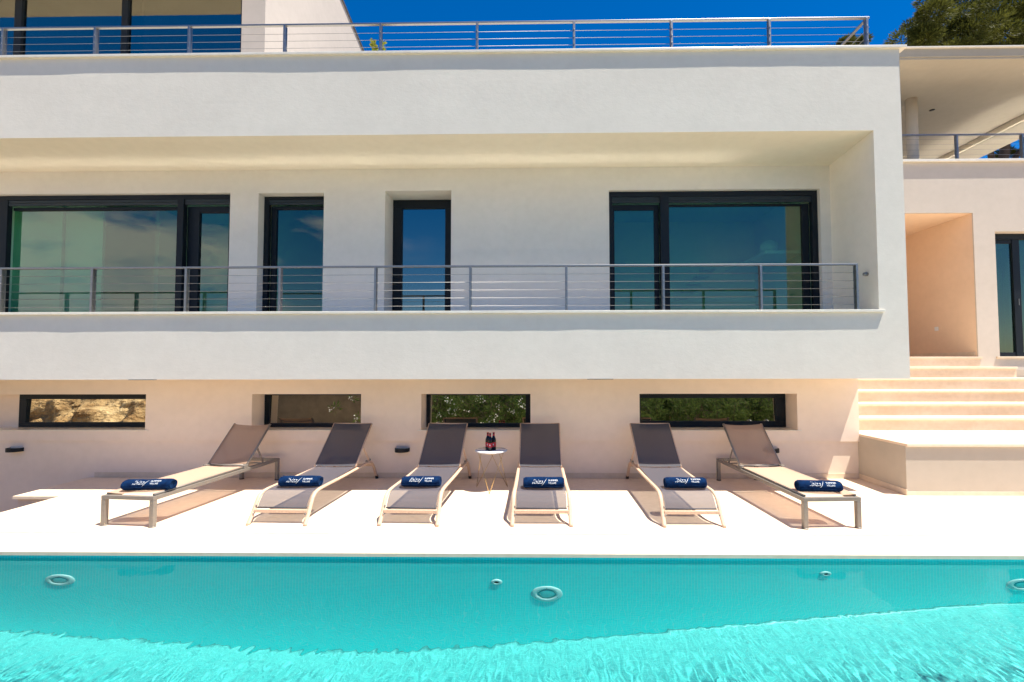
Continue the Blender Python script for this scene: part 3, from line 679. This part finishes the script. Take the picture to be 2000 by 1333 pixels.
def make_metal_lounger():
    r = empty('metal_sun_lounger', (0,0,0))
    for (x, y) in ((-0.267,0.022),(0.267,0.022),(-0.267,1.93),(0.267,1.93)):
        l = MB().box(x-0.022,x+0.022,y-0.022,y+0.022,0.012,0.266).build('leg', M['taupe'], r, bevel=0.003)
        MB().lathe([(0,0),(0.030,0),(0.032,0.006),(0.026,0.0118),(0,0.0118)], (x,y,0), 16).build('foot_pad', M['taupe'] if y < 1 else M['black'], l)
    f = MB()
    for s in (-1,1): f.box(min(s*0.245,s*0.289),max(s*0.245,s*0.289),0.045,1.908,0.264,0.304)
    f.box(-0.289,0.289,0.0,0.044,0.267,0.304).box(-0.289,0.289,1.909,1.952,0.267,0.304)
    f.box(-0.244,0.244,1.28,1.31,0.268,0.292)
    f.build('bed_frame', M['taupe'], r, bevel=0.003)
    cpm = MB()
    for s in (-1,1):
        cpm.box(min(s*0.235,s*0.285),max(s*0.235,s*0.285),1.26,1.33,0.306,0.345)
    cpm.build('pivot_bracket', M['taupe'], r, bevel=0.004)
    sl_ = MB()
    for s in (-1,1): sl_.tube([(s*0.255,0.035,0.316),(s*0.255,1.27,0.318)], 0.012, 8)
    sl_.build('sling_rail', M['taupe'], r)
    MB().grid(lambda u, v: (-0.262+0.524*u, 0.03+1.25*v, 0.329-0.016*(1-(2*u-1)**2)*(1 if 0.05 < v < 0.95 else 0.7)), 12, 12).build('seat_sling', M['mesh_beige'], r)
    a = Vector((0,1.325,0.333)); b2 = Vector((0,1.77,0.800)); bf = MB(); d = (b2-a).normalized(); nrm = Vector((0,-d.z,d.y))
    for s in (-1,1): bf.tube([(s*0.262,*a.yz),(s*0.262,*b2.yz)], 0.0145, 10)
    bf.tube([(-0.262,*a.yz),(0.262,*a.yz)], 0.011, 8)
    h = a+(b2-a)*0.90; pts = [(-0.262+0.524*i/8, h.y+0.012*math.sin(math.pi*i/8)+0.01, h.z-0.020*math.sin(math.pi*i/8)) for i in range(9)]
    bf.tube(pts, 0.009, 8)
    bk = bf.build('backrest', M['taupe'], r)
    MB().grid(lambda u, v: (-0.258+0.516*u, *((a+(b2-a)*(0.02+0.96*v)+nrm*(0.014-0.028*(1-(2*u-1)**2)*(0.5+0.5*v)))).yz), 12, 12).build('sling', M['mesh_beige_shade'], bk)
    for s in (-1,1):
        m_ = a+(b2-a)*0.45
        MB().beam((s*0.247,m_.y,m_.z),(s*0.247,1.66,0.296), 0.010, 0.022).build('support_arm', M['taupe'], bk)
    MB().tube([(-0.247,1.62,0.30),(0.247,1.62,0.30)], 0.008, 8).build('stay_bar', M['taupe'], bk)
    return r
wl = make_wood_lounger()
wspots = [(-2.628,4.65,-1.6,'wooden sun lounger with charcoal sling, first wooden one from the left'),
          (-1.300,4.65,-1.7,'wooden sun lounger with charcoal sling just left of the bottle table'),
          (0.036,4.65,0.2,'wooden sun lounger with charcoal sling just right of the bottle table'),
          (1.546,4.64,0.1,'wooden sun lounger with charcoal sling beside the right metal lounger')]
for i, (x, y, a, lab) in enumerate(wspots):
    o = wl if i == 0 else copy_tree(wl)
    o.location = (x, y, 0.0); o.rotation_euler.z = rad(a); tag(o, lab, 'sun lounger', 'wooden sun loungers in the middle of the row')
ml = make_metal_lounger()
for i, (x, y, a, lab) in enumerate([(-4.105,4.60,-5.0,'taupe metal sun lounger with beige mesh at the left end'), (2.882,4.605,2.9,'taupe metal sun lounger with beige mesh at the right end by the steps')]):
    o = ml if i == 0 else copy_tree(ml)
    o.location = (x, y, 0.0); o.rotation_euler.z = rad(a); tag(o, lab, 'sun lounger', 'metal sun loungers at the two ends of the row')

# ================================================================== TOWELS
def text_mesh(txt, size, shear=0.0, off=0.0):
    c = bpy.data.curves.new('t', 'FONT'); c.body = txt; c.size = size; c.shear = shear; c.offset = off; c.align_x = 'LEFT'; c.resolution_u = 3
    o = bpy.data.objects.new('t', c); COL.objects.link(o); bpy.context.view_layer.update()
    me = bpy.data.meshes.new_from_object(o.evaluated_get(bpy.context.evaluated_depsgraph_get()))
    v = [tuple(p.co) for p in me.vertices]; f = [tuple(p.vertices) for p in me.polygons]
    bpy.data.objects.remove(o); bpy.data.curves.remove(c); bpy.data.meshes.remove(me); return v, f
def make_towel(length, rr, seed):
    rnd = random.Random(seed)
    def sec(t): return (rr*1.06*math.cos(t), rr*0.93*math.sin(t))
    r_ = MB(); n = 36; prof = []
    h = length/2
    for i in range(21):
        u = i/20; x = -h + length*u; e = min(u, 1-u)*length
        k = math.sqrt(max(0, 1-(1-min(1, e/0.028))**2))*0.18+0.82
        prof.append((x, k*(1+0.018*math.sin(u*9+seed)+0.012*rnd.uniform(-1,1))))
    base = 0
    for (x, k) in prof:
        for j in range(n):
            t = 2*math.pi*j/n; y, z = sec(t); bmp = 1+0.03*(noise.noise(Vector((x*9, y*20+seed*3, z*20)))); r_.v.append((x, y*k*bmp, z*k*bmp))
    for i in range(20):
        for j in range(n):
            j2 = (j+1) % n; r_.f.append((i*n+j, i*n+j2, (i+1)*n+j2, (i+1)*n+j)); r_.sm.append(True)
    # spiral roll ends
    for s in (-1, 1):
        c0 = len(r_.v); K = 5; xx = s*h
        ringsz = [0.82, 0.66, 0.62, 0.44, 0.40, 0.2, 0.16, 0.0]; dx = [0, 0.003, -0.006, 0.003, -0.006, 0.003, -0.006, -0.004]
        for q, (k, ddx) in enumerate(zip(ringsz, dx)):
            for j in range(n):
                t = 2*math.pi*j/n; y, z = sec(t); r_.v.append((xx+s*ddx, y*k, z*k))
        for q in range(len(ringsz)-1):
            for j in range(n):
                j2 = (j+1) % n; fa = (c0+q*n+j, c0+q*n+j2, c0+(q+1)*n+j2, c0+(q+1)*n+j); r_.f.append(fa if s < 0 else fa[::-1]); r_.sm.append(True)
    t_ = r_.build('rolled_towel', M['towel'])
    # loose outer edge of the cloth
    ed = MB(); t0 = rad(-72)
    ed.tube([(-h*0.96+2*h*0.96*i/10, sec(t0)[0]*1.015*0+sec(math.pi+rad(20))[0]*1.012, sec(math.pi+rad(20))[1]*1.01+0.001*math.sin(i*1.7+seed)) for i in range(11)], 0.0045, 6)
    ed.build('cloth_edge', M['towel'], t_)
    # printing: IBIZA in a slanting hand, SUMMER VILLAS in capitals, on the camera side of the roll
    pm = MB()
    def put(txt, size, shear, x0, s0, off, sx=1.0):
        v, f = text_mesh(txt, size, shear, off); b0 = len(pm.v)
        for (x, y, z) in v:
            th = math.pi - (s0 + y)/rr    # arc length measured up from the front
            yy, zz = rr*1.06*math.cos(th), rr*0.93*math.sin(th)
            k = 1.045
            pm.v.append((x0 + x*sx, yy*k, zz*k))
        for q in f: pm.f.append(tuple(b0+i for i in q)); pm.sm.append(False)
    put('Ibiza', 0.072, 0.5, -0.125, 0.012, -0.0012, 0.86)
    put('SUMMER', 0.026, 0, 0.048, 0.040, 0.0, 1.0); put('VILLAS', 0.026, 0, 0.048, 0.012, 0.0, 1.06)
    # swash stroke under the name
    n0 = len(pm.v); K = 10
    for i in range(K+1):
        u = i/K; x = -0.02 + 0.05*u; s_ = -0.006 + 0.075*u**1.2; wd = 0.0022*math.sin(math.pi*min(1, 0.15+u*0.8))
        for sg in (-1, 1):
            th = math.pi - s_/rr; pm.v.append((x+sg*wd, rr*1.06*math.cos(th)*1.047, rr*0.93*math.sin(th)*1.047))
    for i in range(K): pm.f.append((n0+2*i, n0+2*i+1, n0+2*i+3, n0+2*i+2)); pm.sm.append(False)
    pm.build('print', M['print'], t_)
    return t_
tz = 0.290 + 0.058
tow = [(-4.03, 4.775, 0.300+0.060+0.015, 6, 'navy rolled towel on the left metal lounger'),
       (-2.58, 5.035, tz, 1, 'navy rolled towel on the first wooden lounger from the left'),
       (-1.262, 5.035, tz, 1.5, 'navy rolled towel on the wooden lounger left of the bottle table'),
       (0.062, 5.00, tz, -0.5, 'navy rolled towel on the wooden lounger right of the bottle table'),
       (1.570, 5.00, tz, -2, 'navy rolled towel on the wooden lounger beside the right metal lounger'),
       (2.845, 4.77, 0.300+0.060+0.015, -4, 'navy rolled towel on the right metal lounger')]
for i, (x, y, z, a, lab) in enumerate(tow):
    t_ = make_towel(0.425 if i else 0.47, 0.062, i+1)
    t_.location = (x, y, z); t_.rotation_euler = (rad((-6, 3, -3, 5, -8, -4)[i]), 0, rad(a)); t_.scale = (1+0.03*math.sin(i*2.3), 1.14, 0.97); tag(t_, lab, 'towel', 'navy towels rolled on the loungers')

# ================================================================== TABLE + BOTTLES
tb = empty('side_table', (-0.605, 6.02, 0), label='round marble side table on crossed gold wire legs', cat='table')
MB().lathe([(0,0.492),(0.200,0.492),(0.208,0.497),(0.208,0.508),(0.203,0.512),(0,0.512)], (0,0,0), 48).build('table_top', M['marble'], tb)
for k in range(3):
    th = rad(-90 + 120*k); F = (0.235*math.cos(th), 0.235*math.sin(th), 0.004)
    leg = MB()
    for s in (-1, 1):
        t2 = th + s*rad(76); leg.tube([F, (0.168*math.cos(t2), 0.168*math.sin(t2), 0.490)], 0.0036, 8)
    leg.build('leg', M['brass'], tb)
MB().lathe([(0.165,0.484),(0.172,0.484),(0.172,0.491),(0.165,0.491),(0.165,0.484)], (0,0,0), 40).build('support_ring', M['brass'], tb)
bprof = [(0,0),(0.028,0),(0.0305,0.004),(0.0305,0.125),(0.028,0.145),(0.018,0.168),(0.0135,0.185),(0.0125,0.205),(0.0135,0.214),(0.0135,0.222)]
def make_bottle():
    b_ = MB().lathe(bprof, (0,0,0), 24).build('beer_bottle', M['bottle'])
    MB().lathe([(0.0309,0.045),(0.0311,0.046),(0.0311,0.100),(0.0309,0.101)], (0,0,0), 24).build('label', M['label'], b_)
    MB().lathe([(0.0146,0.185),(0.0138,0.186),(0.0136,0.204),(0.0128,0.205)], (0,0,0), 20).build('neck_label', M['label'], b_)
    d_ = MB(); 
    for i in range(10):     # pale diamond emblem on the label
        pass
    def pt(u, v):
        th = -math.pi/2 + u/0.0313; return (0.0313*math.cos(th), 0.0313*math.sin(th), 0.073+v)
    n0 = len(d_.v); d_.v += [pt(0,0.013), pt(-0.008,0), pt(0,-0.013), pt(0.008,0)]; d_.f.append((0,1,2,3)); d_.sm.append(False)
    d_.build('emblem', M['print'], b_)
    MB().lathe([(0,0.2265),(0.013,0.2265),(0.0148,0.222),(0.0150,0.2165)], (0,0,0), 21).build('cap', M['cap'], b_)
    return b_
bt = make_bottle()
for i, (x, y, lab) in enumerate([(-0.648,6.005,'dark beer bottle with red label, leftmost of the three on the table'),(-0.612,5.95,'dark beer bottle with red label, middle front one on the table'),(-0.572,6.005,'dark beer bottle with red label, rightmost of the three on the table')]):
    o = bt if i == 0 else copy_tree(bt)
    o.location = (x, y, 0.512); tag(o, lab, 'bottle', 'beer bottles on the side table')

# ================================================================== POOL FITTINGS
def make_plight():
    p = MB().lathe([(0.080,-0.006),(0.084,-0.012),(0.10,-0.0135),(0.125,-0.009),(0.132,-0.003),(0.132,0.0)], (0,0,0), 40, 'Y').build('pool_light', M['fitting'])
    MB().lathe([(0,-0.010),(0.05,-0.009),(0.070,-0.005),(0.0705,0.0)], (0,0,0), 32, 'Y').build('lens', M['lens'], p)
    for k in range(3):
        t_ = rad(90+120*k); MB().lathe([(0,-0.0155),(0.005,-0.0150),(0.006,-0.012)], (0.104*math.cos(t_),0,0.104*math.sin(t_)), 10, 'Y').build('screw', M['steel'], p)
    return p
pl_ = make_plight()
def receive(o):
    try: o.cycles.is_caustics_receiver = True
    except Exception: pass
    for c in o.children: receive(c)
receive(pl_)
for i, (x, z, lab) in enumerate([(-4.13,-0.626,'round white pool light under water at the left'),(0.074,-0.69,'round white pool light under water in the middle'),(4.06,-0.62,'round white pool light under water at the right edge')]):
    o = pl_ if i == 0 else copy_tree(pl_)
    o.location = (x, 3.999, z); tag(o, lab, 'pool light', 'round lights in the far pool wall')
def make_inlet():
    p = MB().lathe([(0.018,-0.008),(0.022,-0.014),(0.042,-0.012),(0.050,-0.002),(0.050,0)], (0,0,0), 28, 'Y').build('pool_inlet', M['fitting'])
    MB().lathe([(0,-0.004),(0.02,-0.004)], (0,0,0), 20, 'Y').build('nozzle', M['shutter'], p); return p
inl = make_inlet(); receive(inl)
for i, (x, z, lab) in enumerate([(-0.354,-0.49,'small round white inlet left of the middle pool light'),(2.426,-0.336,'small white inlet high on the pool wall toward the right')]):
    o = inl if i == 0 else copy_tree(inl)
    o.location = (x, 3.999, z); tag(o, lab, 'pool inlet', 'small inlets in the far pool wall')
ld = empty('pool_ladder', (6.5, 0.1, 0), label='stainless pool ladder with curved handrails mirrored in the right basement window', cat='ladder')
for s in (-1, 1):
    MB().tube(smoothpath([(s*0.25,-0.35,0.0),(s*0.25,-0.33,0.30),(s*0.25,-0.15,0.46),(s*0.25,0.05,0.42),(s*0.25,0.14,0.2),(s*0.25,0.15,-0.2),(s*0.25,0.15,-0.8)], 6), 0.02, 12).build('handrail', M['steel'], ld)
for z in (-0.25, -0.5, -0.75): MB().box(-0.24,0.24,0.12,0.2,z-0.01,z+0.01).build('rung', M['steel'], ld)

# ================================================================== INTERIOR THINGS
sp_ = MB().lathe([(0.15*math.sin(math.pi*i/16), -0.15*math.cos(math.pi*i/16)) for i in range(17)], (0,0,0), 28).build('globe_lamp', M['white'])
sp_.location = (4.0, 7.95, 3.622); tag(sp_, 'white globe lamp on the shelf behind the right balcony door', 'lamp')

# ================================================================== PLANTS
def leaf(mb, p, d, l, wd, rnd):
    d = Vector(d).normalized(); s = d.cross(Vector((rnd.uniform(-1,1), rnd.uniform(-1,1), rnd.uniform(-1,1)))).normalized()
    p = Vector(p); n = len(mb.v)
    mb.v += [tuple(p), tuple(p+d*l*0.5+s*wd), tuple(p+d*l), tuple(p+d*l*0.5-s*wd)]; mb.f.append((n,n+1,n+2,n+3)); mb.sm.append(False)
def clump(mb, c, rr, n, l, wd, rnd, flat=0.7):
    c = Vector(c)
    for _ in range(n):
        d = Vector((rnd.gauss(0,1), rnd.gauss(0,1), rnd.gauss(0,1)*flat)).normalized()
        p = c + Vector((d.x, d.y, d.z*flat))*rr*(rnd.random()**0.35)
        leaf(mb, p, d + Vector((rnd.uniform(-.6,.6), rnd.uniform(-.6,.6), rnd.uniform(-.1,.9))), l*rnd.uniform(.6,1.3), wd, rnd)
def pine(name, loc, label, trunk, limbs, crowns, seed, leafn=520, l=0.17, wd=0.016):
    rnd = random.Random(seed); root = empty(name, loc, label=label, cat='tree', group='trees rising behind the annexe')
    MB().tube(smoothpath(trunk, 5), [0.30*(1-0.7*i/(5*(len(trunk)-1))) for i in range(5*(len(trunk)-1)+1)], 12).build('trunk', M['bark'], root)
    for lb in limbs:
        k = 5*(len(lb)-1)+1
        MB().tube(smoothpath(lb, 5), [0.13*(1-0.8*i/k) for i in range(k)], 8).build('limb', M['bark'], root)
    cm = MB()
    for (c, R_, nn) in crowns:
        for _ in range(nn):
            d = Vector((rnd.gauss(0,1), rnd.gauss(0,1), rnd.gauss(0,0.8))).normalized()
            cc = Vector(c) + Vector((d.x*R_, d.y*R_, d.z*R_*0.6))*rnd.random()**0.45
            clump(cm, cc, R_*rnd.uniform(.13,.26), int(leafn*rnd.uniform(.5,1.2)), l, wd, rnd, 0.65)
    cm.build('crown', M['pine'], root)
    return root
pine('pine_tree', (15.5, 15.5, -2.6), 'big spreading pine tree above the annexe roof at the top right',
     [(0,0,0),(0.1,0,4),(-0.3,0.1,8),(0.2,0,11),(0.6,0,14)],
     [[(-0.3,0.1,8.6),(-1.2,0,9.6),(-2.2,0,11.5),(-2.6,0,13.8)],[(-0.1,0,10.0),(0.9,0.2,11.4),(1.8,0,13.5)],[(0,0,9.4),(-0.6,-.4,11.2),(-1.0,-.6,13.6)],[(-0.3,0,9.2),(-1.5,.2,9.9),(-2.9,0,10.8)]],
     [((-1.9,-0.3,14.9),1.65,34),((0.4,0,15.6),2.0,40),((-0.5,0.5,16.8),1.7,26),((2.8,0.2,15.8),2.2,34),((-2.8,0.2,14.2),0.8,8),((-2.0,0,11.0),0.9,5),((0.9,0.3,11.4),1.0,6)], 5)
pine('pine_tree', (10.95, 16.2, -2.6), 'small treetop showing between the corner rails of the roof terrace',
     [(0,0,0),(0.1,0,6),(0,0,13),(0,0,15.4)], [[(0,0,12.5),(-.3,0,13.8),(-.5,0,15)]],
     [((0,0,15.45),0.62,20)], 9, 300)
rnd = random.Random(21)
tp = empty('terrace_plant', (-2.26, 6.45, 5.632), label='yellow green plant with thin upright shoots at the wing end of the roof terrace', cat='plant')
MB().lathe([(0,0),(0.13,0),(0.16,0.24),(0.15,0.24),(0.14,0.20),(0,0.20)], (0,0,0), 24).build('pot', M['step'], tp)
fl = MB(); stm = MB()
for k in range(16):
    x = rnd.uniform(-.17,.15); y = rnd.uniform(-.10,.10); h = rnd.uniform(.38,.50) if k > 4 else rnd.uniform(.55,.70)
    stm.tube([(x*.4,y*.4,.22),(x*.8,y*.8,.22+h*.5),(x,y,h)], 0.005, 5)
    for q in range(90 if k > 4 else 22):
        u = rnd.uniform(.45,1); leaf(fl, (x*u,y*u,.22+(h-.22)*u), (rnd.gauss(0,1),rnd.gauss(0,1),rnd.uniform(0,1)), 0.06, 0.020, rnd)
stm.build('stem', M['yleaf'], tp); fl.build('foliage', M['yleaf'], tp)
# hedge and garden behind the pool (mirrored in the basement windows)
hg = empty('hedge', (1.0, -1.1, 0), label='flowering oleander hedge behind the pool, mirrored in the basement windows', cat='hedge')
hm = MB(); fm = MB()
for k in range(420):
    x = rnd.uniform(-5.7, 9.5) if k % 40 else rnd.uniform(-7.5, -6.0); z = rnd.uniform(0.05, 1.2)
    y = rnd.uniform(-.5, .35)
    clump(hm, (x, y, z), rnd.uniform(.08,.17), 26, 0.17, 0.017, rnd, 1.0)
    if x < 1.8 and rnd.random() < 0.4:
        for _ in range(7): leaf(fm, (x+rnd.gauss(0,.05), y+.12+rnd.uniform(0,.1), z+rnd.gauss(0,.05)), (rnd.gauss(0,1),.4,rnd.gauss(0,1)), .065, .026, rnd)
for k in range(380): clump(hm, (rnd.uniform(-5.6, 9.5), rnd.uniform(-1.3,-.6), rnd.uniform(0.0,1.3)), rnd.uniform(.14,.22), 24, 0.20, 0.03, rnd, 1.0)
hm.build('foliage', M['leaf'], hg); fm.build('blossom', M['petal'], hg)
stm = MB()
for k in range(40):
    x = rnd.uniform(-6.5,9.5); stm.tube([(x,-.3,0),(x+rnd.uniform(-.25,.25),-.2,1.0)], 0.010, 5)
stm.build('stem', M['bark'], hg)
gw = MB().box(-11.5, 14, -3.2, -3.0, 0, 2.2).build('garden_wall', M['brownwall']); tag(gw, 'brown garden wall behind the hedge, dim in the basement glass', 'wall')
# rock face at the far left behind the pool
def rk(u, v):
    x = -26+15*u; z = -2.6+4.3*v; n = noise.fractal(Vector((x*.9, z*1.3, 3.0)), 1.0, 2.1, 7)
    return (x, -1.6 - 1.15*z + 0.5*n, z+0.25*n)
MB().grid(rk, 150, 80, False).build('rock_slope', M['rock'], kind='structure')
